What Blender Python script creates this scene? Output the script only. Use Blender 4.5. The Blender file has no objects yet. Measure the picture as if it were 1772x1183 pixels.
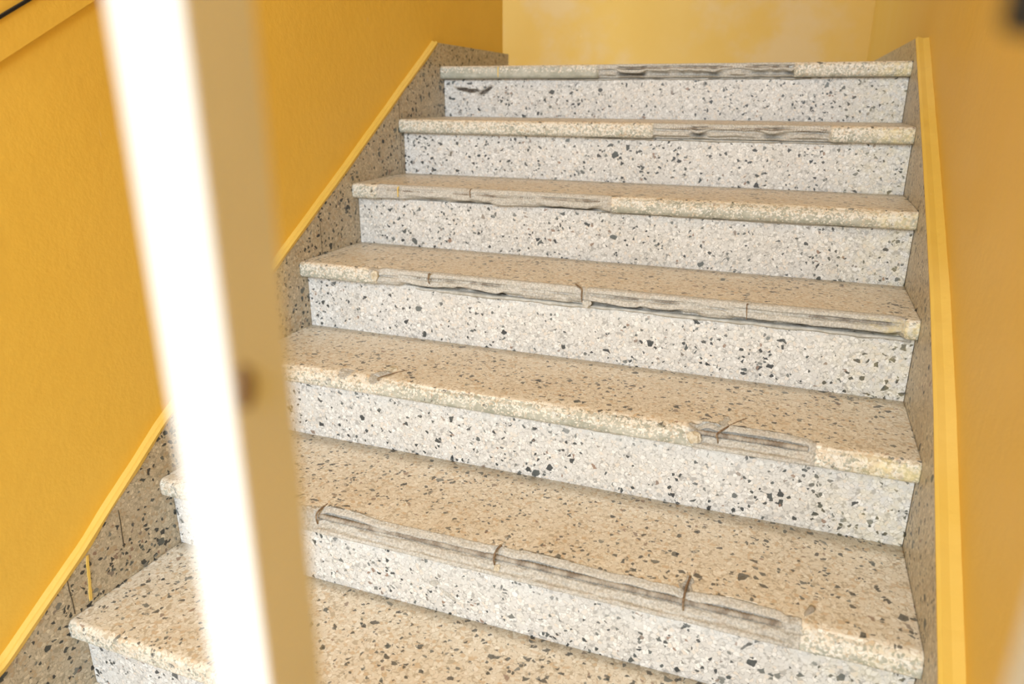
import bpy, bmesh, math, random
from mathutils import Vector, Matrix, noise

sc = bpy.context.scene
COL = sc.collection
random.seed(7)

# ------------------------------------------------------------------ camera
CX, CY, CZ = 1.10486, -2.23374, -0.08943
YAW, PITCH, ROLL = 0.367942, 0.325554, 0.0024
FPX = 1271.2177
fwd = Vector((-math.sin(YAW)*math.cos(PITCH), math.cos(YAW)*math.cos(PITCH), -math.sin(PITCH)))
right = Vector((math.cos(YAW), math.sin(YAW), 0))
up = right.cross(fwd)
r_ = right*math.cos(ROLL) + up*math.sin(ROLL)
u_ = up*math.cos(ROLL) - right*math.sin(ROLL)
cam_data = bpy.data.cameras.new('camera')
cam = bpy.data.objects.new('camera', cam_data)
COL.objects.link(cam)
M = Matrix((r_, u_, -fwd)).transposed().to_4x4()
M.translation = Vector((CX, CY, CZ))
cam.matrix_world = M
cam_data.sensor_fit = 'HORIZONTAL'
cam_data.sensor_width = 36
cam_data.lens = 36*FPX/1772
cam_data.clip_start = 0.01
cam_data.dof.use_dof = True
cam_data.dof.focus_distance = 1.45
cam_data.dof.aperture_fstop = 3.4
sc.camera = cam

# ------------------------------------------------------------------ light
world = bpy.data.worlds.new('world')
sc.world = world
world.use_nodes = True
bg = world.node_tree.nodes['Background']
bg.inputs[0].default_value = (0.82, 0.91, 1.0, 1)
bg.inputs[1].default_value = 1.4

def area(name, loc, target, sx, sy, power, col):
    d = bpy.data.lights.new(name, 'AREA')
    d.shape = 'RECTANGLE'; d.size = sx; d.size_y = sy
    d.energy = power; d.color = col
    o = bpy.data.objects.new(name, d); COL.objects.link(o)
    o.location = loc
    o.rotation_euler = (Vector(target)-Vector(loc)).to_track_quat('-Z', 'Y').to_euler()
    return o
area('daylight_stairwell', (0.9, -5.3, 1.25), (0.6, -0.8, -0.5), 1.8, 1.5, 172, (0.77, 0.885, 1.0))
area('daylight_landing', (-1.0, 0.95, 1.4), (-0.5, 2.45, 0.1), 0.7, 0.8, 1.3, (1.0, 0.96, 0.9)).data.spread = 1.3

sc.view_settings.view_transform = 'Standard'
sc.view_settings.look = 'None'
sc.view_settings.gamma = 1
sc.view_settings.use_curve_mapping = False
sc.view_settings.exposure = 0.3

# ------------------------------------------------------------------ stair data
H = 0.16; D = 0.25212; W = 1.33646; NOSE = 0.028; TH = 0.038
dy = [0.0211, -0.004, -0.0162, -0.0121, -0.0016, -0.0026, 0.0153, 0.0]
dz = [-0.007, 0.0008, 0.0059, 0.0058, 0.0004, -0.0068, -0.0046, 0.0]
WALL_L = -0.017; WALL_R = W+0.028
def zt(k): return -k*H + dz[k]
def yr(k): return -k*D + dy[k]
def yn(k): return yr(k) - NOSE

# ------------------------------------------------------------------ materials
class NT:
    def __init__(s, name):
        s.m = bpy.data.materials.new(name); s.m.use_nodes = True
        s.t = s.m.node_tree; s.n = s.t.nodes; s.l = s.t.links
        s.b = s.n['Principled BSDF']
    def N(s, typ, **kw):
        o = s.n.new(typ)
        for k, v in kw.items():
            if k.startswith('i_'):
                o.inputs[k[2:].replace('_', ' ')].default_value = v
            else: setattr(o, k, v)
        return o
    def L(s, a, b): s.l.new(a, b)
    def math(s, op, a, b=None, c=None, clamp=False):
        o = s.n.new('ShaderNodeMath'); o.operation = op; o.use_clamp = clamp
        for i, v in enumerate((a, b, c)):
            if v is None: continue
            if isinstance(v, (int, float)): o.inputs[i].default_value = v
            else: s.L(v, o.inputs[i])
        return o.outputs[0]
    def step(s, v, lo, hi):
        o = s.n.new('ShaderNodeMapRange'); o.interpolation_type = 'SMOOTHSTEP'
        s.L(v, o.inputs[0]); o.inputs[1].default_value = lo; o.inputs[2].default_value = hi
        return o.outputs[0]
    def mix(s, f, a, b, mode='MIX'):
        o = s.n.new('ShaderNodeMix'); o.data_type = 'RGBA'; o.blend_type = mode
        for i, v in ((0, f), (6, a), (7, b)):
            if isinstance(v, (int, float)): o.inputs[i].default_value = v
            elif isinstance(v, tuple): o.inputs[i].default_value = v if len(v) == 4 else (*v, 1)
            else: s.L(v, o.inputs[i])
        return o.outputs[2]
    def ramp(s, v, pts, const=False):
        o = s.n.new('ShaderNodeValToRGB')
        if const: o.color_ramp.interpolation = 'CONSTANT'
        e = o.color_ramp.elements
        e[0].position, e[0].color = pts[0][0], (*pts[0][1], 1)
        e[1].position, e[1].color = pts[1][0], (*pts[1][1], 1)
        for p, c in pts[2:]:
            x = e.new(p); x.color = (*c, 1)
        s.L(v, o.inputs[0]); return o.outputs[0]
    def noise(s, vec, scale, detail=3, rough=.5):
        o = s.N('ShaderNodeTexNoise'); o.inputs['Scale'].default_value = scale
        o.inputs['Detail'].default_value = detail; o.inputs['Roughness'].default_value = rough
        if vec is not None: s.L(vec, o.inputs['Vector'])
        return o
    def bump(s, h, strength, dist, prev=None):
        o = s.N('ShaderNodeBump'); o.inputs['Strength'].default_value = strength
        o.inputs['Distance'].default_value = dist
        s.L(h, o.inputs['Height'])
        if prev is not None: s.L(prev, o.inputs['Normal'])
        return o.outputs[0]

def terrazzo(name, stones, matrix, dirt=(0.55, 0.47, 0.36), dirt_amt=0.25, dark_bias=1.0, gloss=0.42, chip=.93, wear=True):
    s = NT(name)
    pos = s.N('ShaderNodeNewGeometry').outputs['Position']
    w = s.noise(pos, 70, 2)
    sub = s.N('ShaderNodeVectorMath', operation='SUBTRACT'); s.L(w.outputs['Color'], sub.inputs[0]); sub.inputs[1].default_value = (.5, .5, .5)
    scl = s.N('ShaderNodeVectorMath', operation='SCALE'); s.L(sub.outputs[0], scl.inputs[0]); scl.inputs['Scale'].default_value = 0.010
    add = s.N('ShaderNodeVectorMath', operation='ADD'); s.L(pos, add.inputs[0]); s.L(scl.outputs[0], add.inputs[1])
    wp = add.outputs[0]
    def vor(scale, feat, off=(0, 0, 0)):
        v = s.N('ShaderNodeTexVoronoi', feature=feat); v.inputs['Scale'].default_value = scale
        a = s.N('ShaderNodeVectorMath', operation='ADD'); s.L(wp, a.inputs[0]); a.inputs[1].default_value = off
        s.L(a.outputs[0], v.inputs['Vector']); return v
    def sep(c):
        o = s.N('ShaderNodeSeparateColor'); s.L(c, o.inputs[0]); return o.outputs
    v1 = vor(150, 'F1'); e1 = vor(150, 'DISTANCE_TO_EDGE')
    c1 = sep(v1.outputs['Color'])
    stone = s.ramp(c1[0], stones)
    mask = s.step(e1.outputs['Distance'], 0.015, 0.10)
    v5 = vor(260, 'F1', (3, 1, 2)); c5 = sep(v5.outputs['Color'])
    fine = s.mix(s.step(c5[0], .45, .6), matrix, stones[1][1])
    # some cells stay fine-grained matrix
    big = s.math('MULTIPLY', mask, s.step(c1[1], 0.12, 0.2))
    col = s.mix(big, fine, stone)
    chips = None
    dens = s.noise(pos, 6, 2).outputs['Fac']
    for scale, p, lo, off in ((66, 0.040, 0.17, (7, 3, 1)), (100, 0.070, 0.14, (1, 9, 4)), (160, 0.075, 0.10, (4, 2, 8)), (44, 0.008, 0.20, (2, 5, 9))):
        f = vor(scale, 'F1', off); e = vor(scale, 'DISTANCE_TO_EDGE', off); c = sep(f.outputs['Color'])
        th = s.math('MULTIPLY', s.step(dens, 0.25, 0.7), p*1.5*dark_bias)
        sel = s.math('LESS_THAN', c[0], s.math('ADD', th, p*.35))
        m = s.math('MULTIPLY', sel, s.step(e.outputs['Distance'], lo-.02, lo+.03))
        cc = s.ramp(c[1], [(0, (0.022, 0.027, 0.033)), (0.5, (0.035, 0.045, 0.048)), (0.72, (0.10, 0.115, 0.115)), (0.86, (0.21, 0.22, 0.21)), (0.96, (0.30, 0.20, 0.15))])
        col = s.mix(s.math('MULTIPLY', m, chip), col, cc)
    # worn dirt, large soft patches
    dn = s.noise(pos, 9, 5, .6).outputs['Fac']
    col = s.mix(s.math('MULTIPLY', s.step(dn, .42, .75), dirt_amt), col, dirt, 'MULTIPLY')
    # wear attribute: R broken, G bare cement, B yellow paint stain, A cement film
    at = s.N('ShaderNodeAttribute', attribute_name='wear')
    a = sep(at.outputs['Color'])
    n2 = s.noise(pos, 260, 5, .65).outputs['Fac']
    n3 = s.noise(pos, 35, 4, .6).outputs['Fac']
    cement = s.mix(s.step(n3, .35, .65), (0.37, 0.375, 0.31), (0.52, 0.515, 0.44))
    cf = s.math('ADD', a[1], s.math('MULTIPLY', s.math('SUBTRACT', c5[1], .5), 0.9))
    cfm = s.step(cf, .42, .55)
    nostone = s.math('SUBTRACT', 1.0, s.math('MULTIPLY', s.math('LESS_THAN', c1[2], 0.16), s.math('SUBTRACT', 1.0, a[1])))
    cfm = s.math('MULTIPLY', s.math('MULTIPLY', cfm, nostone), s.step(a[1], .02, .15))
    col = s.mix(s.math('MULTIPLY', s.step(a[1], .04, .35), s.math('MULTIPLY', big, .8)), col, (0.74, 0.725, 0.665))
    col = s.mix(cfm, col, cement)
    broken = s.mix(s.step(n2, .38, .62), (0.48, 0.455, 0.405), (0.70, 0.675, 0.62))
    broken = s.mix(s.math('MULTIPLY', s.step(n3, .55, .7), .22), broken, (0.46, 0.33, 0.22))
    bm = s.step(s.math('ADD', a[0], s.math('MULTIPLY', s.math('SUBTRACT', n2, .5), .5)), .35, .6)
    col = s.mix(bm, col, broken)
    col = s.mix(s.math('MULTIPLY', s.step(a[0], 1.15, 1.7), s.step(n2, .25, .5)), col, (0.13, 0.10, 0.075))
    film = s.math('MULTIPLY', (at.outputs['Alpha'] if wear else s.math('MULTIPLY', a[0], 0.0)), s.step(s.noise(pos, 22, 5, .6).outputs['Fac'], .38, .62))
    col = s.mix(s.math('MULTIPLY', film, .8), col, (0.74, 0.75, 0.73))
    yel = s.math('MULTIPLY', a[2], s.step(s.noise(pos, 60, 4, .6).outputs['Fac'], .3, .7))
    col = s.mix(s.math('MULTIPLY', yel, .7), col, (0.80, 0.66, 0.30))
    s.L(col, s.b.inputs['Base Color'])
    s.b.inputs['Roughness'].default_value = gloss
    s.b.inputs['Specular IOR Level'].default_value = 0.35
    b1 = s.bump(e1.outputs['Distance'], 0.12, 0.001)
    hh = s.math('MULTIPLY', s.math('ADD', n2, n3), s.math('ADD', bm, s.math('MULTIPLY', cfm, .4)))
    b2 = s.bump(hh, 0.6, 0.006, b1)
    s.L(b2, s.b.inputs['Normal'])
    return s.m

M_TREAD = terrazzo('terrazzo_tread', [(0, (0.80, 0.75, 0.65)), (.45, (0.75, 0.67, 0.55)), (.75, (0.88, 0.83, 0.74)), (.92, (0.66, 0.52, 0.36))], (0.54, 0.46, 0.35), dirt=(0.80, 0.71, 0.58), dirt_amt=.3, dark_bias=.65, chip=.8)
M_LANDING = terrazzo('terrazzo_floor', [(0, (0.80, 0.75, 0.65)), (.45, (0.75, 0.67, 0.55)), (.75, (0.88, 0.83, 0.74)), (.92, (0.66, 0.52, 0.36))], (0.54, 0.46, 0.35), dark_bias=.6, wear=False)
M_RISER = terrazzo('terrazzo_riser', [(0, (0.74, 0.73, 0.71)), (.45, (0.64, 0.625, 0.60)), (.75, (0.85, 0.84, 0.82)), (.95, (0.72, 0.66, 0.59))], (0.43, 0.42, 0.405), dirt=(0.84, 0.79, 0.70), dirt_amt=.25, dark_bias=.52)
M_SKIRT = terrazzo('terrazzo_skirting', [(0, (0.60, 0.54, 0.43)), (.45, (0.50, 0.44, 0.34)), (.75, (0.72, 0.65, 0.52)), (.92, (0.48, 0.38, 0.26))], (0.37, 0.33, 0.25), dirt=(0.62, 0.50, 0.36), dirt_amt=.25, dark_bias=.75, wear=False)

def paint(name, c1, c2, patch=None, rough=.55):
    s = NT(name)
    pos = s.N('ShaderNodeNewGeometry').outputs['Position']
    n = s.noise(pos, 2.3, 4, .55).outputs['Fac']
    col = s.mix(s.step(n, .3, .7), c1, c2)
    if patch:
        n4 = s.noise(pos, 1.6, 5, .6).outputs['Fac']
        col = s.mix(s.math('MULTIPLY', s.step(n4, .45, .62), .75), col, patch)
    # scratches and specks with shapes of their own
    mp = s.N('ShaderNodeMapping'); mp.inputs['Scale'].default_value = (60, 60, 12); mp.inputs['Rotation'].default_value = (0.5, 0.3, 0.2)
    s.L(pos, mp.inputs['Vector'])
    sn = s.noise(mp.outputs[0], 1.0, 3, .6).outputs['Fac']
    col = s.mix(s.math('MULTIPLY', s.step(sn, .72, .78), .35), col, (0.90, 0.70, 0.35))
    s.L(col, s.b.inputs['Base Color'])
    s.b.inputs['Roughness'].default_value = rough
    s.b.inputs['Specular IOR Level'].default_value = .3
    h = s.math('ADD', s.noise(pos, 40, 4, .6).outputs['Fac'], s.math('MULTIPLY', s.noise(pos, 9, 3).outputs['Fac'], 1.5))
    s.L(s.bump(h, .25, .004), s.b.inputs['Normal'])
    return s.m
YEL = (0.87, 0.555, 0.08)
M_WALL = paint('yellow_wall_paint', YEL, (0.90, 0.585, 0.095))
M_BACK = paint('pale_yellow_paint', (0.72, 0.46, 0.10), (0.74, 0.49, 0.13), (0.72, 0.53, 0.27))  # back wall: duller yellow with paler patches spread by noise
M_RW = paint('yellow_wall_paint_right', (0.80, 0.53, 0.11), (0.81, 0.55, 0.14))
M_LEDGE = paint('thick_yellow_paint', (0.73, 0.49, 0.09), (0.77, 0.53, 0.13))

def simple(name, col, rough=.5, metal=0, var=None, vscale=60):
    s = NT(name)
    if var:
        pos = s.N('ShaderNodeNewGeometry').outputs['Position']
        c = s.mix(s.step(s.noise(pos, vscale, 4, .6).outputs['Fac'], .35, .65), col, var)
        s.L(c, s.b.inputs['Base Color'])
    else: s.b.inputs['Base Color'].default_value = (*col, 1)
    s.b.inputs['Roughness'].default_value = rough
    s.b.inputs['Metallic'].default_value = metal
    return s.m
M_WHITE = simple('white_painted_steel', (0.66, 0.66, 0.65), .4, 0, (0.62, 0.62, 0.61), 8)
M_REBAR = simple('rebar_steel', (0.22, 0.18, 0.14), .7, .1, (0.46, 0.42, 0.36), 45)
M_RUST = simple('rusty_wire', (0.16, 0.095, 0.055), .8, .1, (0.33, 0.24, 0.15), 200)
M_MORTAR = simple('grey_mortar', (0.44, 0.42, 0.37), .85, 0, (0.62, 0.60, 0.55), 50)
M_DARK = simple('matt_black', (0.008, 0.007, 0.005), .9)
M_BROWN = simple('brown_screw', (0.20, 0.13, 0.07), .6)
M_CEIL = simple('ceiling_paint', (0.82, 0.76, 0.62), .8)
M_SAND = simple('sandy_stone', (0.50, 0.42, 0.29), .85, 0, (0.70, 0.64, 0.52), 150)
M_FLOOR2 = M_TREAD
M_YDRIP = simple('yellow_paint_drip', (0.85, 0.60, 0.14), .5)
M_BLACKGAP = simple('dark_joint', (0.10, 0.085, 0.065), .9)

# ------------------------------------------------------------------ helpers
def link_mesh(name, bm, mat, parent=None, smooth=False):
    me = bpy.data.meshes.new(name); bm.to_mesh(me); bm.free()
    me.materials.append(mat)
    if smooth:
        for p in me.polygons: p.use_smooth = True
    o = bpy.data.objects.new(name, me); COL.objects.link(o)
    if parent: o.parent = parent
    return o
def tag(o, label=None, cat=None, group=None, kind=None):
    if label: o['label'] = label
    if cat: o['category'] = cat
    if group: o['group'] = group
    if kind: o['kind'] = kind
    return o
def bm_box(bm, x0, x1, y0, y1, z0, z1, bev=0):
    r = bmesh.ops.create_cube(bm, size=1)
    for v in r['verts']:
        v.co = Vector(((x0+x1)/2+v.co.x*(x1-x0), (y0+y1)/2+v.co.y*(y1-y0), (z0+z1)/2+v.co.z*(z1-z0)))
    if bev:
        es = list({e for v in r['verts'] for e in v.link_edges})
        bmesh.ops.bevel(bm, geom=es, offset=bev, segments=3, profile=.5, affect='EDGES')
def box(name, x0, x1, y0, y1, z0, z1, mat, parent=None, bev=0):
    bm = bmesh.new(); bm_box(bm, x0, x1, y0, y1, z0, z1, bev)
    return link_mesh(name, bm, mat, parent)
def prism_x(name, pts, x0, x1, mat, parent=None):
    """polygon in (y,z) extruded along x"""
    bm = bmesh.new()
    a = [bm.verts.new((x0, y, z)) for y, z in pts]; b = [bm.verts.new((x1, y, z)) for y, z in pts]
    bm.faces.new(a); bm.faces.new(b[::-1])
    n = len(pts)
    for i in range(n): bm.faces.new((a[i], b[i], b[(i+1) % n], a[(i+1) % n]))
    bmesh.ops.recalc_face_normals(bm, faces=bm.faces)
    return link_mesh(name, bm, mat, parent)
def tube(name, pts, rad, mat, parent=None, seg=10, ribs=False, jitter=0):
    pts = [Vector(p) for p in pts]
    bm = bmesh.new(); rings = []
    L = 0
    for i, p in enumerate(pts):
        t = (pts[min(i+1, len(pts)-1)]-pts[max(i-1, 0)]).normalized()
        a = t.cross(Vector((0, 0, 1)))
        if a.length < .1: a = t.cross(Vector((1, 0, 0)))
        a.normalize(); b = t.cross(a)
        r = rad(i/(len(pts)-1)) if callable(rad) else rad
        if i: L += (p-pts[i-1]).length
        ring = []
        for j in range(seg):
            th = 2*math.pi*j/seg
            rr = r
            if ribs: rr += 0.0007*(1 if math.sin(2*math.pi*L/0.006+th) > 0 else -.3)
            ring.append(bm.verts.new(p+a*math.cos(th)*rr+b*math.sin(th)*rr))
        rings.append(ring)
    for i in range(len(rings)-1):
        for j in range(seg):
            bm.faces.new((rings[i][j], rings[i][(j+1) % seg], rings[i+1][(j+1) % seg], rings[i+1][j]))
    bm.faces.new(rings[0]); bm.faces.new(rings[-1][::-1])
    bmesh.ops.recalc_face_normals(bm, faces=bm.faces)
    return link_mesh(name, bm, mat, parent, True)
def subdiv_path(pts, step=0.0015):
    out = []
    for a, b in zip(pts[:-1], pts[1:]):
        a = Vector(a); b = Vector(b); n = max(1, int((b-a).length/step))
        for i in range(n): out.append(a.lerp(b, i/n))
    out.append(Vector(pts[-1])); return out
def rock(name, c, r, mat, parent, seed=0):
    bm = bmesh.new(); bmesh.ops.create_icosphere(bm, subdivisions=3, radius=1)
    for v in bm.verts:
        n = noise.noise(v.co*1.6+Vector((seed, seed*2, 0)))*.45+noise.noise(v.co*4+Vector((seed, 0, 3)))*.15
        v.co = Vector((v.co.x*r[0], v.co.y*r[1], v.co.z*r[2]))*(1+n)+Vector(c)
    return link_mesh(name, bm, mat, parent)
def sm(t): t = max(0., min(1., t)); return t*t*(3-2*t)
def interp(x, pts):
    if x <= pts[0][0]: return pts[0][1]
    for (a, p), (b, q) in zip(pts[:-1], pts[1:]):
        if x <= b: return p+(q-p)*(x-a)/(b-a) if b > a else q
    return pts[-1][1]
def fbm(x, y=0, z=0, o=4):
    return noise.fractal(Vector((x, y, z)), 1.0, 2.0, o)

# ------------------------------------------------------------------ setting
struct = lambda o, label=None: tag(o, label, None, None, 'structure')
YB = 2.45; YS = -4.0; ZF = zt(7); ZC = 2.1
# left wall: ends at the landing corner
struct(box('wall_left', WALL_L-.18, WALL_L, YS, 0.570, ZF-.3, ZC, M_WALL), 'glossy yellow painted wall rising along the left of the stairs')
struct(box('wall_back', -2.4, WALL_R+.2, YB, YB+.15, -.4, ZC, M_BACK), 'pale yellow wall behind the upper landing')
struct(box('wall_right', WALL_R, WALL_R+.18, YS, YB, ZF-.3, ZC, M_RW), 'matt yellow wall along the right side of the stairs')
struct(box('ceiling', -2.4, WALL_R+.2, YS, YB+.15, ZC, ZC+.1, M_CEIL))
struct(box('floor', -2.4, WALL_R, yr(0)+.26, YB, zt(0)-.15, zt(0), M_LANDING), 'terrazzo floor of the upper landing')
struct(box('floor_lower', WALL_L, WALL_R, YS, yn(6)+.06, ZF-.15, ZF, M_LANDING), 'terrazzo floor at the foot of the stairs')

def skirt(name, x0, x1, top, mat, ybot, zend):
    """terrazzo skirting board: band between its top line and a line hidden below the steps"""
    pts = list(top)
    low = [(y, z-.45 if y < 0.3 else z-.12) for y, z in reversed(pts)]
    return prism_x(name, pts+low, x0, x1, mat)
topL = [(YS, -0.99), (-1.70, -0.99), (-1.636, -0.966), (-1.476, -.862), (-1.263, -.706), (-.899, -.479), (-.566, -.277), (-.277, -.097), (-.02, .061), (.587, .055)]
bl = skirt('baseboard_left', WALL_L, 0, topL, M_SKIRT, 0, 0)
struct(bl, 'speckled terrazzo skirting climbing along the yellow left wall')
topR = [(YS, -1.0), (-1.74, -1.0), (-1.55, -.895), (-1.373, -.775), (-1.229, -.675), (-1.038, -.541), (-.832, -.41), (-.523, -.24), (.009, .044), (.02, .047), (YB, .047)]
br = skirt('baseboard_right', W, WALL_R, topR, M_SKIRT, 0, 0)
struct(br, 'speckled terrazzo skirting beside the stairs under the right wall')

def ledge(name, top, side, xin, xout, rise, y1, width_jit=.0015):
    """thick painted plaster fillet along the top edge of a skirting; side=+1 right wall, -1 left"""
    pts = []
    y0 = -2.6
    y = y0
    seq = []
    while y < y1: seq.append(y); y += .012
    seq.append(y1)
    bm = bmesh.new(); rings = []
    for i, y in enumerate(seq):
        z = interp(y, top)
        j = fbm(y*14, side*3)*width_jit; j2 = fbm(y*25, 5+side)*.0015
        xi = xin+j*side*-1*(-1)
        inn = xin - side*.0012
        prof = [(inn, z-.006+j*2.2), (inn+side*-.0008, z+.002), (inn+side*.004, z+.006+j2), (xin+(xout-xin)*.5, z+rise*.55+j2), (xout, z+rise+j), (xout+side*.004, z+rise+.002), (xout+side*.004, z-.006)]
        rings.append([bm.verts.new((a, y, b)) for a, b in prof])
    n = len(rings[0])
    for i in range(len(rings)-1):
        for j in range(n):
            bm.faces.new((rings[i][j], rings[i][(j+1) % n], rings[i+1][(j+1) % n], rings[i+1][j]))
    bm.faces.new(rings[0]); bm.faces.new(rings[-1][::-1])
    bmesh.ops.recalc_face_normals(bm, faces=bm.faces)
    return link_mesh(name, bm, M_LEDGE, None, False)
struct(ledge('trim_1', topL, -1, 0, WALL_L, .007, -.022), 'thick yellow painted lip along the top of the left skirting')
struct(ledge('trim_2', topR, 1, W, WALL_R, .004, .009), 'thick yellow painted lip along the top of the right skirting')
# sloping band high on the left wall with a black strip above
def band(y): return -.042+(y+1.421)*.555
def bandpoly(lo, hi, y0=-2.6, y1=-.2): return [(y0, band(y0)+lo), (y1, band(y1)+lo), (y1, band(y1)+hi), (y0, band(y0)+hi)]
struct(prism_x('trim_3', [(y, z) for y, z in bandpoly(0, .052)], WALL_L-.01, WALL_L+.006, M_WALL), 'raised yellow band sloping up high on the left wall')
s_ = prism_x('black_strip', bandpoly(.052, .0565), WALL_L-.005, WALL_L+.009, M_DARK)  # thin black strip laid along the dark line above the band
tag(s_, 'thin black strip running along the top of the sloping yellow band, upper left corner', 'metal strip')
struct(prism_x('trim_4', bandpoly(.0565, .35), WALL_L-.01, WALL_L+.003, M_WALL))

# joints and drips on the left skirting
def joint(y0, z0, y1, z1, w, mat, name, parent, x=0.0004, wob=.0008):
    n = 10; bm = bmesh.new(); L = []; R = []
    for i in range(n+1):
        t = i/n; y = y0+(y1-y0)*t+fbm(t*3+y0*9)*wob; z = z0+(z1-z0)*t
        ww = w*(.7+.6*abs(fbm(t*5+y0*3)))
        L.append((y-ww/2, z)); R.append((y+ww/2, z))
    vs = L+R[::-1]
    a = [bm.verts.new((x, y, z)) for y, z in vs]; b = [bm.verts.new((x-.002, y, z)) for y, z in vs]
    m = len(vs)
    for i in range(n):
        bm.faces.new((a[i], a[i+1], a[m-2-i], a[m-1-i]))
    for i in range(m): bm.faces.new((a[i], b[i], b[(i+1) % m], a[(i+1) % m]))
    bmesh.ops.recalc_face_normals(bm, faces=bm.faces)
    return link_mesh(name, bm, mat, parent)
joint(-1.388, -.819, -1.391, -.898, .0022, M_BLACKGAP, 'crack', bl)
joint(-1.509, -.885, -1.508, -.960, .0022, M_BLACKGAP, 'crack', bl)
joint(-1.465, -.868, -1.475, -.955, .006, M_YDRIP, 'paint_drip', bl, x=.0012)
joint(-.277, -.10, -.277, -.32, .0016, M_BLACKGAP, 'panel_joint', bl)
joint(-.70, -.36, -.70, -.60, .0016, M_BLACKGAP, 'panel_joint', bl)
joint(-1.20, -.675, -1.20, -.88, .0016, M_BLACKGAP, 'panel_joint', bl)

# ------------------------------------------------------------------ risers
def make_riser(k, label, gouges=(), film=None):
    y = yr(k); z1 = zt(k)-TH-.0008; z0 = zt(k+1)-.006
    bm = bmesh.new()
    nx = 260; nz = 34
    lay = None
    grid = []; wear = []
    for j in range(nz+1):
        row = []
        z = z1+(z0-z1)*j/nz
        for i in range(nx+1):
            x = .001+(W-.002)*i/nx
            d = 0; br_ = 0
            for (gx, gz, rx, rz, dep, ang) in gouges:
                ca, sa = math.cos(ang), math.sin(ang)
                ux = (x-gx)*ca+(z-(zt(k)+gz))*sa; uz = -(x-gx)*sa+(z-(zt(k)+gz))*ca
                uz += fbm(x*40, k)*rz*.7
                q = math.sqrt((ux/rx)**2+(uz/rz)**2)
                f = sm((1.15-q)/.5)
                d = max(d, dep*f*(.6+.5*abs(fbm(x*90, z*90)))); br_ = max(br_, f*(2.2 if dep > .0055 else 1.25))
            yy = y+d+fbm(x*3, z*3, k)*.0006
            row.append(bm.verts.new((x, yy, z)))
            fl = (film(x) if film else .15)*sm(1-(z1-z)/.075)
            wear.append((min(br_, 2.2), 0, .35*sm((x-(W-.22))/.2), fl))
        grid.append(row)
    for j in range(nz):
        for i in range(nx):
            bm.faces.new((grid[j][i], grid[j+1][i], grid[j+1][i+1], grid[j][i+1]))
    # rim back to the masonry
    bk = [bm.verts.new((x, y+.022, z)) for x, z in ((.001, z1), (W-.001, z1), (W-.001, z0), (.001, z0))]
    wear += [(0, 0, 0, 0)]*4
    bm.faces.new((bk[0], bk[1], bk[2], bk[3]))
    top = grid[0]; bot = grid[-1]
    bm.faces.new(top+[bk[1], bk[0]]); bm.faces.new(bot[::-1]+[bk[3], bk[2]])
    bm.faces.new([r[0] for r in grid][::-1]+[bk[0], bk[3]]); bm.faces.new([r[-1] for r in grid]+[bk[2], bk[1]])
    bm.verts.index_update()
    o = link_mesh('stair_riser', bm, M_RISER)
    at = o.data.color_attributes.new('wear', 'FLOAT_COLOR', 'POINT')
    for i, w in enumerate(wear): at.data[i].color = w
    tag(o, label, 'stair riser', 'terrazzo risers of the staircase')
    return o

# ------------------------------------------------------------------ treads
# profile down the front of an intact nosing: (offset back from the nose tip, drop below the top)
INTACT = []
RR = .0125
for i in range(15):
    a = math.pi/2*i/14
    INTACT.append((RR*(1-math.sin(a)), RR*(1-math.cos(a))))
INTACT.append((0.0002, .019))
for i in range(10):
    a = math.pi/2*i/9
    INTACT.append((.010*(1-math.cos(a)), TH-.010+.010*math.sin(a)))
INTACT += [(.017, TH), (.026, TH)]
def resample(poly, n):
    L = [0]
    for a, b in zip(poly[:-1], poly[1:]): L.append(L[-1]+math.hypot(b[0]-a[0], b[1]-a[1]))
    out = []
    for i in range(n):
        t = L[-1]*i/(n-1)
        out.append((interp(t, list(zip(L, [p[0] for p in poly]))), interp(t, list(zip(L, [p[1] for p in poly])))))
    return out
NS = 54
P_INT = resample(INTACT, NS)
PROFS = {
 # chipped arris, shallow groove showing the bar, wide worn face
 'shallow': resample([(.013, 0), (.008, .004), (.005, .009), (.009, .0115), (.009, .0165), (.004, .019), (.003, .028), (.006, .0325), (.045, .0335), (.045, .0368), (.026, TH)], NS),
 # face sheared off, groove under the arris, deep gap below the slab
 'deep': resample([(.020, 0), (.014, .003), (.012, .010), (.020, .0125), (.020, .0175), (.011, .020), (.009, .029), (.012, .0315), (.050, .0320), (.050, .0368), (.026, TH)], NS),
 # wide chunk lost from the arris, bar lying in a trough, lower lip left
 'trough': resample([(.036, 0), (.030, .003), (.025, .0075), (.0275, .010), (.0275, .0175), (.017, .0185), (.012, .023), (.009, .0275), (.003, .0285), (.001, .032), (.002, .035), (.010, TH), (.026, TH)], NS),
 # arris worn to a slope of loose stones
 'worn': resample([(.030, 0), (.020, .0015), (.013, .005), (.006, .010), (.002, .016), (.001, .024), (.001, .030), (.004, .035), (.010, TH), (.018, TH), (.026, TH)], NS),
 # completely split front with dark cavity
 'split': resample([(.010, 0), (.007, .003), (.006, .008), (.017, .009), (.019, .014), (.009, .0165), (.008, .0245), (.050, .0265), (.050, .0312), (.008, .033), (.026, TH)], NS),
}
PROFS['deep2'] = resample([(.012, 0), (.009, .006), (.008, .013), (.013, .0150), (.013, .0175), (.006, .019), (.004, .026), (.007, .0335), (.010, .0345), (.016, .037), (.026, TH)], NS)
PROFS['split2'] = resample([(.016, 0), (.011, .002), (.009, .012), (.016, .014), (.014, .018), (.008, .020), (.006, .028), (.012, .0295), (.022, .032), (.022, .037), (.026, TH)], NS)
PROFS['trough2'] = resample([(.026, 0), (.024, .004), (.022, .012), (.020, .0165), (.013, .017), (.012, .022), (.009, .024), (.004, .031), (.008, .034), (.016, TH), (.026, TH)], NS)
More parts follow.
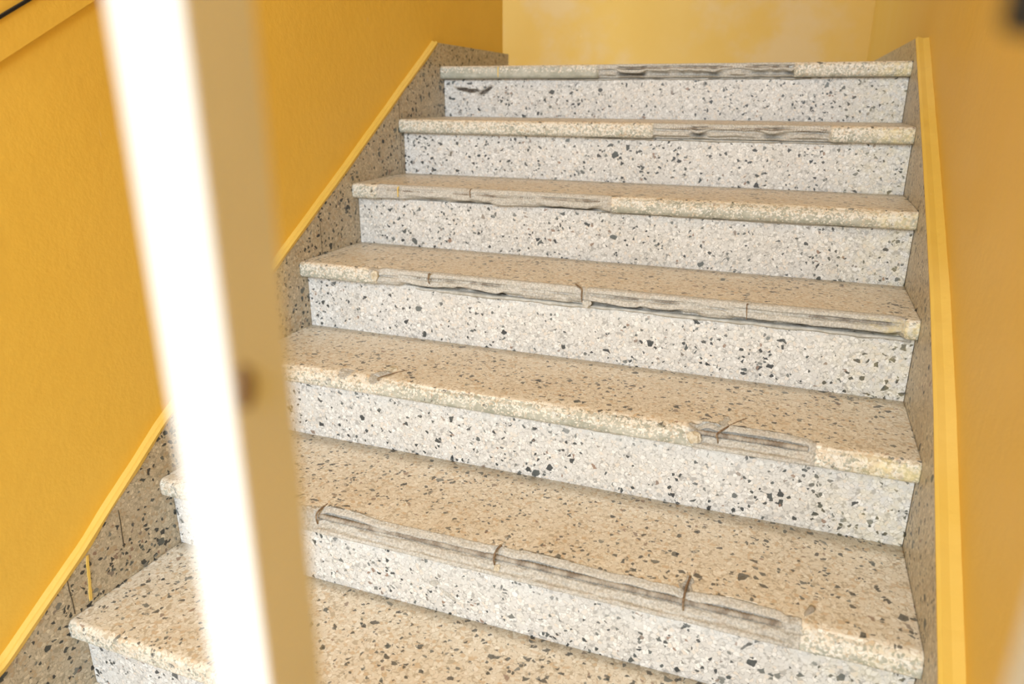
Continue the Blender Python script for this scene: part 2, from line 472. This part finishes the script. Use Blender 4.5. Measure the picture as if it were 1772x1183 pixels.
PROFS['worn2'] = resample([(.016, 0), (.010, .0015), (.008, .006), (.003, .009), (.0015, .018), (.001, .024), (.001, .030), (.004, .035), (.010, TH), (.018, TH), (.026, TH)], NS)
PROFS['shallow2'] = resample([(.010, 0), (.007, .004), (.005, .010), (.008, .0125), (.008, .0155), (.004, .018), (.003, .028), (.004, .033), (.008, .0355), (.016, .037), (.026, TH)], NS)
ALT = {'shallow': 'shallow2', 'deep': 'deep2', 'split': 'split2', 'worn': 'worn2'}
def make_tread(k, label, zones, gouges=(), cement=None, yellow=.5, back=None):
    """zones: (x0,x1,profile,soft,broken amount)"""
    y0 = yn(k); zz = zt(k)
    yb = back if back is not None else yr(k-1)-.0014
    xs = []; x = .0005
    while x < W-.0005: xs.append(x); x += .0035
    xs.append(W-.0005)
    tops = []
    t = 0
    while t < .11: tops.append(t); t += .0045
    tops += [.13, .16, .20]
    tops = [t for t in tops if y0+.034+t < yb-.004]
    bm = bmesh.new(); rows = []; wear = []
    for xi, x in enumerate(xs):
        prof = list(P_INT); bro = 0
        parts = []; kind = None; best = 0
        for (a, b, pn, soft, amt) in zones:
            e = fbm(x*30, k*3)*(.003+soft*.25)
            wgt = sm((x-a+soft/2+e)/soft)*sm((b-x+soft/2+e)/soft)
            if wgt <= .001: continue
            tg = PROFS[pn]
            if pn in ALT:
                bl_ = sm((.32 if pn == 'deep' else .5)+1.3*fbm(x*7, k*5.3+1))
                tg = [(p[0]+(q[0]-p[0])*bl_, p[1]+(q[1]-p[1])*bl_) for p, q in zip(tg, PROFS[ALT[pn]])]
                wob = .0022*fbm(x*4, k*3.3)
                tg = [(p[0], p[1]+wob*sm(p[1]/.01)*sm((.038-p[1])/.008)) for p in tg]
            parts.append((wgt, tg, amt))
            if wgt > best: best = wgt; kind = pn
        tot = sum(p[0] for p in parts); nrm = max(1, tot); wsum = min(1, tot)
        tgt = None; bamt = 0
        if parts:
            bamt = sum(p[0]*p[2] for p in parts)/tot
            tgt = [(sum(p[0]*p[1][i][0] for p in parts)/tot, sum(p[0]*p[1][i][1] for p in parts)/tot) for i in range(NS)]
        depth = 1+.35*fbm(x*9, k*7.1)
        row = []; wr = []
        # start offset of the top edge
        for s in range(NS):
            a = P_INT[s]
            if tgt:
                t_ = tgt[s]
                off = a[0]+(a[0] < 99)*(t_[0]-a[0])*wsum*(depth if kind != 'split' else 1); dr = a[1]+(t_[1]-a[1])*wsum
                if kind in ('deep', 'shallow', 'split') and .025 < dr < .0375:
                    dr += wsum*fbm(x*11, 3+k)*.003
            else: off, dr = a
            n_ = 0
            fr = s/(NS-1)
            amp = wsum*bamt
            if amp > 0:
                n_ = (fbm(x*70, s*.22, k)*.0019+fbm(x*18, s*.12, k+9)*.0026)*amp*(1-.7*abs(fr-.5)*2)
            n_ += fbm(x*25, s*.15, k+4)*.0008
            off = max(off+n_, -.001); dr = max(0, dr+n_*.3)
            if fr > .93: off = max(off, 0)+0
            dr = min(dr, TH)
            row.append((x, y0+off, zz-dr))
            bro = wsum*bamt if kind != 'worn' else wsum*bamt*(.35 if fr > .15 else .15)
            # bare cement on the face of the nosing
            face = sm((dr-.0005)/.007)
            cx_ = cement(x) if cement else .2
            low = sm((dr-.016)/.010)
            cm = face*((cx_*.72)*(1-low)+(1.0 if cx_ > .6 else cx_+.12)*low)
            if kind == 'trough' and fr > .72: bro *= .25; cm = max(cm, .95*wsum)
            ylw = yellow*sm((x-(W-.13))/.1)*face
            wr.append((bro, cm*(1-wsum*bamt*.8), ylw, 0))
        # top surface behind the arris
        y_start = row[0][1]
        top = []; tw = []
        for t in tops:
            yy = y0+.034+t if t > 0 else max(y_start+.003, y0+.034)
            d = 0; br2 = 0
            for (gx, gl, gw, gd, slant) in gouges:
                cx = gx+slant*(yy-y0)+fbm(yy*60, gx*20)*.004
                taper = sm((y0+gl-yy)/(gl*.6))
                w_ = gw*(.35+.65*taper)
                f = max(0, 1-abs(x-cx)/w_)*taper
                d = max(d, gd*f); br2 = max(br2, sm(f*1.5+fbm(x*50, yy*50, 3)*.5)*(1.15+.5*fbm(x*30, yy*30, 8)))
            lowering = 0
            top.append((x, yy, zz-d+fbm(x*5, yy*5, k)*.0006)); tw.append((br2, 0, 0, 0))
        # gouges also bite the arris
        for (gx, gl, gw, gd, slant) in gouges:
            f = max(0, 1-abs(x-gx)/gw)
            if f > 0:
                for s in range(0, 26):
                    p = row[s]; q = f*(1-s/26)
                    row[s] = (p[0], p[1]+gd*.5*q, p[2]-gd*.9*q)
                    wr[s] = (max(wr[s][0], sm(q*2)), wr[s][1], wr[s][2], 0)
        full = [(x, yb, zz-TH)] + [(x, yb, zz)] + list(reversed(top)) + row
        ww = [(0, 0, 0, 0), (0, 0, 0, 0)] + list(reversed(tw)) + wr
        rows.append([bm.verts.new(p) for p in full]); wear += ww
    n = len(rows[0])
    for i in range(len(rows)-1):
        for j in range(n):
            bm.faces.new((rows[i][j], rows[i][(j+1) % n], rows[i+1][(j+1) % n], rows[i+1][j]))
    bm.faces.new(rows[0][::-1]); bm.faces.new(rows[-1])
    bmesh.ops.recalc_face_normals(bm, faces=bm.faces)
    o = link_mesh('stair_tread', bm, M_TREAD, None, True)
    at = o.data.color_attributes.new('wear', 'FLOAT_COLOR', 'POINT')
    at.data.foreach_set('color', [c for w in wear for c in w])
    tag(o, label, 'stair tread', 'terrazzo treads of the staircase')
    return o

def bar(tread, k, x0, x1, off, drop, rad=.0034, name='rebar', hook=False):
    pts = []
    x = x0
    while x < x1:
        pts.append((x, yn(k)+off+fbm(x*6, k)*.0012, zt(k)-drop+fbm(x*5, k+2)*.001)); x += .0012
    if hook:
        for i in range(14):
            t = i/13
            pts.append((x1+t*.03, yn(k)+off+t*t*.035, zt(k)-drop+t*(drop+.001)))
    o = tube(name, pts, rad, M_REBAR, tread, 10, True)
    o['label'] = 'exposed ribbed steel reinforcing bar, grey brown'
    return o
def wire(tread, k, x, off0, off1, d0, d1, rad=.0016, slant=0):
    """tie wire bent over the arris from the top surface down the front"""
    pts = [(x+slant*.04+.002, yn(k)+off1, zt(k)-.001), (x+slant*.02, yn(k)+off1*.5+off0*.5, zt(k)+.0004-d0*.3), (x, yn(k)+off0, zt(k)-d0), (x+.001, yn(k)+off0-.002, zt(k)-(d0+d1)/2), (x+.002, yn(k)+off0+.004, zt(k)-d1)]
    # smooth with Catmull-Rom
    P = [Vector(p) for p in pts]; P = [P[0]*2-P[1]]+P+[P[-1]*2-P[-2]]
    out = []
    for i in range(1, len(P)-2):
        for j in range(8):
            t = j/8
            out.append(.5*((2*P[i])+(-P[i-1]+P[i+1])*t+(2*P[i-1]-5*P[i]+4*P[i+1]-P[i+2])*t*t+(-P[i-1]+3*P[i]-3*P[i+1]+P[i+2])*t**3))
    out.append(P[-2])
    o = tube('tie_wire', out, lambda t: rad*(1.2-.5*t), M_RUST, tread, 8)
    o['label'] = 'rusty tie wire bent over the edge'
    return o
def mortar(parent, k, x0, x1, z_off=.0, hgt=.012, dep=.012):
    """uneven mortar bed squeezed out on top of the riser below the slab"""
    bm = bmesh.new(); rows = []
    n = int((x1-x0)/.004)
    for i in range(n+1):
        x = x0+(x1-x0)*i/n; e = sm(i/6)*sm((n-i)/6)
        h = hgt*(.7+.5*fbm(x*7, k)+.25*fbm(x*30, k)); d_ = max(.001, dep*(.8+.4*fbm(x*9, k+5))*e)
        zt0 = zt(k)-TH-.0007-z_off; yy = yr(k)
        prof = [(yy+.003, zt0), (yy-d_*.5, zt0-.0005), (yy-d_, zt0-.003+fbm(x*22, k)*.001), (yy-d_*.9, zt0-h*.55), (yy-d_*.3, zt0-h*.9), (yy+.002, zt0-h)]
        rows.append([bm.verts.new((x, a, b)) for a, b in prof])
    m = len(rows[0])
    for i in range(n):
        for j in range(m):
            bm.faces.new((rows[i][j], rows[i][(j+1) % m], rows[i+1][(j+1) % m], rows[i+1][j]))
    bm.faces.new(rows[0]); bm.faces.new(rows[-1][::-1])
    bmesh.ops.recalc_face_normals(bm, faces=bm.faces)
    return link_mesh('mortar_bed', bm, M_MORTAR, parent, True)

def ridx(pts): return lambda x: interp(x, pts)

# treads, top to bottom
t0 = make_tread(0, 'top terrazzo tread below the back wall, grey nosing split open in the middle', [(.51, 1.05, 'split', .012, 1.0)],
    cement=ridx([(0, .5), (.05, .9), (.3, .95), (.5, .8), (1.06, .45), (W, .45)]), back=yr(0)+.28, yellow=.8)
t1 = make_tread(1, 'second terrazzo tread from the top, nosing cracked toward its right end', [(.74, 1.155, 'split', .018, 1.0)],
    cement=ridx([(0, .5), (.3, .4), (.7, .35), (1.15, .45), (W, .5)]), yellow=.9)
t2 = make_tread(2, 'third terrazzo tread from the top, long ribbed bar showing in its left half', [(.075, .70, 'shallow', .03, .9), (.74, 1.29, 'worn', .08, .35)],
    cement=ridx([(0, .4), (.1, .5), (.7, .55), (.8, .85), (1.2, .8), (1.3, .45), (W, .45)]), yellow=.7)
t3 = make_tread(3, 'fourth terrazzo tread from the top, front edge broken almost full width over a dark gap', [(.205, .71, 'deep', .012, .9), (.715, 1.31, 'deep', .012, .95)],
    gouges=[(.205, .035, .022, .010, 0), (.70, .060, .010, .006, -.3), (.345, .035, .006, .005, 0)],
    cement=ridx([(0, .55), (.2, .45), (1.3, .45), (W, .4)]), yellow=.9)
t4 = make_tread(4, 'fifth terrazzo tread from the top, grey nosing gouged left, bar exposed near right', [(.10, .36, 'worn', .05, .8), (.36, .96, 'worn', .04, .3), (.975, 1.18, 'trough', .06, .9), (1.18, 1.31, 'worn', .06, .5)],
    gouges=[(.335, .085, .022, .010, .25), (.262, .022, .022, .005, 0), (1.022, .095, .012, .006, .12), (.985, .018, .018, .012, 0)],
    cement=ridx([(0, .6), (.3, .85), (.9, .85), (1.0, .5), (1.2, .45), (W, .45)]), yellow=1.0)
t5 = make_tread(5, 'sixth terrazzo tread from the top, long ribbed bar in its broken front edge', [(.33, 1.17, 'trough', .10, 1.0), (1.19, 1.33, 'worn', .06, .45)],
    gouges=[(1.012, .10, .012, .006, .05), (.705, .06, .009, .004, .1), (.357, .05, .012, .005, 0)],
    cement=ridx([(0, .3), (.3, .35), (1.1, .6), (1.2, .65), (W, .5)]), yellow=.3)
t6 = make_tread(6, 'lowest terrazzo tread, at the bottom left behind the white post, nosing intact', [], cement=ridx([(0, .25), (W, .25)]), yellow=.1)

bar(t1, 1, .78, 1.15, .0125, .0115, .0030)
bar(t0, 0, .53, 1.04, .0130, .0115, .0028)
bar(t2, 2, .10, .69, .0105, .0142, .0032)
bar(t3, 3, .22, 1.30, .0205, .0150, .0030)
bar(t4, 4, .97, 1.17, .0205, .0138, .0042)
bar(t5, 5, .355, 1.165, .0232, .0138, .0043, hook=True)
wire(t5, 5, 1.014, .013, .070, .006, .030, .0016)
wire(t5, 5, .705, .014, .040, .006, .030, .0016)
wire(t5, 5, .358, .013, .045, .004, .034, .0016)
wire(t4, 4, 1.022, .010, .080, .006, .026, .0016, 1.0)
wire(t3, 3, .703, .009, .040, .003, .034, .0016, -.6)
wire(t3, 3, 1.036, .008, .012, .006, .032, .0012)
wire(t3, 3, .345, .006, .012, .008, .026, .0015)
wire(t2, 2, .34, .004, .016, .006, .026, .0013)
wire(t4, 4, .345, .016, .075, .002, .012, .0014, .9)
rock('loose_stone', (.205, yn(3)+.007, zt(3)-.019), (.011, .008, .013), M_SAND, t3, 3)
rock('loose_stone', (.715, yn(3)+.010, zt(3)-.033), (.010, .007, .008), M_MORTAR, t3, 5)
rock('loose_stone', (.712, yn(5)+.011, zt(5)-.027), (.006, .005, .008), M_SAND, t5, 8)
rock('loose_stone', (.983, yn(4)+.008, zt(4)-.020), (.013, .007, .012), M_SAND, t4, 9)
rock('loose_stone', (.345, yn(4)+.070, zt(4)-.001), (.014, .010, .004), M_SAND, t4, 11)

def drip(parent, k, x, z0=.004, z1=.034):
    bm = bmesh.new()
    n = 8; Ls = []
    for i in range(n+1):
        t = i/n; dr = z0+(z1-z0)*t
        off = interp(dr, [(p[1], p[0]) for p in P_INT if p[1] < TH-.0001])
        w = .0018*(1-.3*t)+.0006*fbm(t*4, x*30)
        Ls.append([bm.verts.new((x-w, yn(k)+off-.0004, zt(k)-dr)), bm.verts.new((x, yn(k)+off-.0016, zt(k)-dr)), bm.verts.new((x+w, yn(k)+off-.0004, zt(k)-dr))])
    for a, b in zip(Ls[:-1], Ls[1:]):
        bm.faces.new((a[0], b[0], b[1], a[1])); bm.faces.new((a[1], b[1], b[2], a[2]))
    o = link_mesh('paint_drip', bm, M_YDRIP, parent); o['label'] = 'small yellow paint drip'
drip(t0, 0, .198); drip(t2, 2, .138, .002, .028)

# risers
f_hi = ridx([(0, .5), (.35, .7), (1.0, .7), (W, .3)])
R = []
R.append(make_riser(0, 'topmost terrazzo riser with a dark gouge near its left end', [(.080, -.071, .048, .006, .016, -.10), (.143, -.073, .030, .006, .018, .45), (.02, -.06, .012, .002, .004, 1.2)]))
R.append(make_riser(1, 'second terrazzo riser from the top, small crack at its left', [(.15, -.095, .010, .004, .006, 1.1), (.10, -.13, .030, .0015, .003, .3)]))
R.append(make_riser(2, 'third terrazzo riser from the top with a hairline crack on the left', [(.20, -.092, .075, .0008, .003, -.08)]))
R.append(make_riser(3, 'fourth terrazzo riser from the top, under the widest broken edge', [], ridx([(0, .1), (.5, .6), (1, .5), (W, .1)])))
R.append(make_riser(4, 'fifth terrazzo riser from the top, pale cement smeared along its upper edge', [], f_hi))
R.append(make_riser(5, 'sixth terrazzo riser from the top, below the trough with the long bar', [(.585, -.10, .012, .006, .003, .3), (.61, -.118, .02, .004, .003, -.5)], f_hi))
R.append(make_riser(6, 'lowest terrazzo riser, bottom left corner under the intact tread', []))
mortar(R[3], 3, .30, 1.33, .0, .013, .013)
mortar(R[2], 2, .66, 1.25, .0, .007, .006)
mortar(R[5], 5, .30, 1.25, .0, .010, .012)
mortar(R[4], 4, .70, 1.20, .0, .010, .010)
mortar(R[1], 1, .55, 1.20, .0, .008, .008)
mortar(R[0], 0, .35, 1.10, .0, .007, .006)

# masonry core under the steps, behind the slabs
core = []
for k in range(0, 7):
    core += [(yr(k)+.024, zt(k)-TH-.001), (yr(k)+.024, zt(k+1)-TH-.001)]
core = [(.60, -.16), (.60, zt(0)-.152), (yr(0)+.28, zt(0)-.152), (yr(0)+.278, zt(0)-TH-.001)] + core
core = core + [(yr(6)+.024, ZF-.16), (.60, ZF-.16)]
core = core[1:]
c_ = prism_x('stair_core', core, .0005, W-.0005, M_MORTAR)
struct(c_)

# ------------------------------------------------------------------ railing in front of the camera
rail = bpy.data.objects.new('railing', None); COL.objects.link(rail)
rail.location = (1.07, -2.07, ZF)
tag(rail, 'white square-tube railing close to the camera, its post crossing the left of the view', 'railing')
bpy.context.view_layer.update()
def to_rail(o):
    o.parent = rail
    o.matrix_parent_inverse = Matrix.Translation(-rail.location)
    return o
S = .025
BX = .9417; BY = -2.0870      # front left corner of the visible baluster
def baluster(x, y, wx=S, wy=S):
    return to_rail(box('baluster', x, x+wx, y, y+wy, ZF+.09, .30, M_WHITE, None, .0012))
baluster(BX, BY, .0236, .0266)
baluster(1.1635, BY)
baluster(.742, BY); baluster(.528, BY); baluster(.314, BY); baluster(.10, BY)
to_rail(box('bottom_rail', WALL_L+.001, WALL_R-.001, BY-.005, BY+S+.005, ZF+.06, ZF+.09, M_WHITE, None, .0015))
to_rail(box('top_rail', WALL_L+.001, WALL_R-.001, BY-.008, BY+S+.008, .30, .335, M_WHITE, None, .0015))
for x in (.01, .66, 1.30):
    to_rail(box('foot', x, x+.03, BY-.002, BY+S-.002, ZF, ZF+.06, M_WHITE, None, .001))
# brown screw on the right face of the visible baluster
bm = bmesh.new(); bmesh.ops.create_uvsphere(bm, u_segments=14, v_segments=8, radius=1)
for v in bm.verts: v.co = Vector((BX+.0236+v.co.x*.0018, BY+.0055+v.co.y*.0042, -.168+v.co.z*.0068))
o = to_rail(link_mesh('screw', bm, M_BROWN, None, True)); o['label'] = 'brown screw head on the post'
# black clamp on the second baluster, poking into the upper right corner
bm = bmesh.new(); bm_box(bm, 1.1350, 1.1635, BY+.004, BY+.022, -.0795, -.030, .003)
o = to_rail(link_mesh('clamp', bm, M_DARK)); o['label'] = 'black clamp'
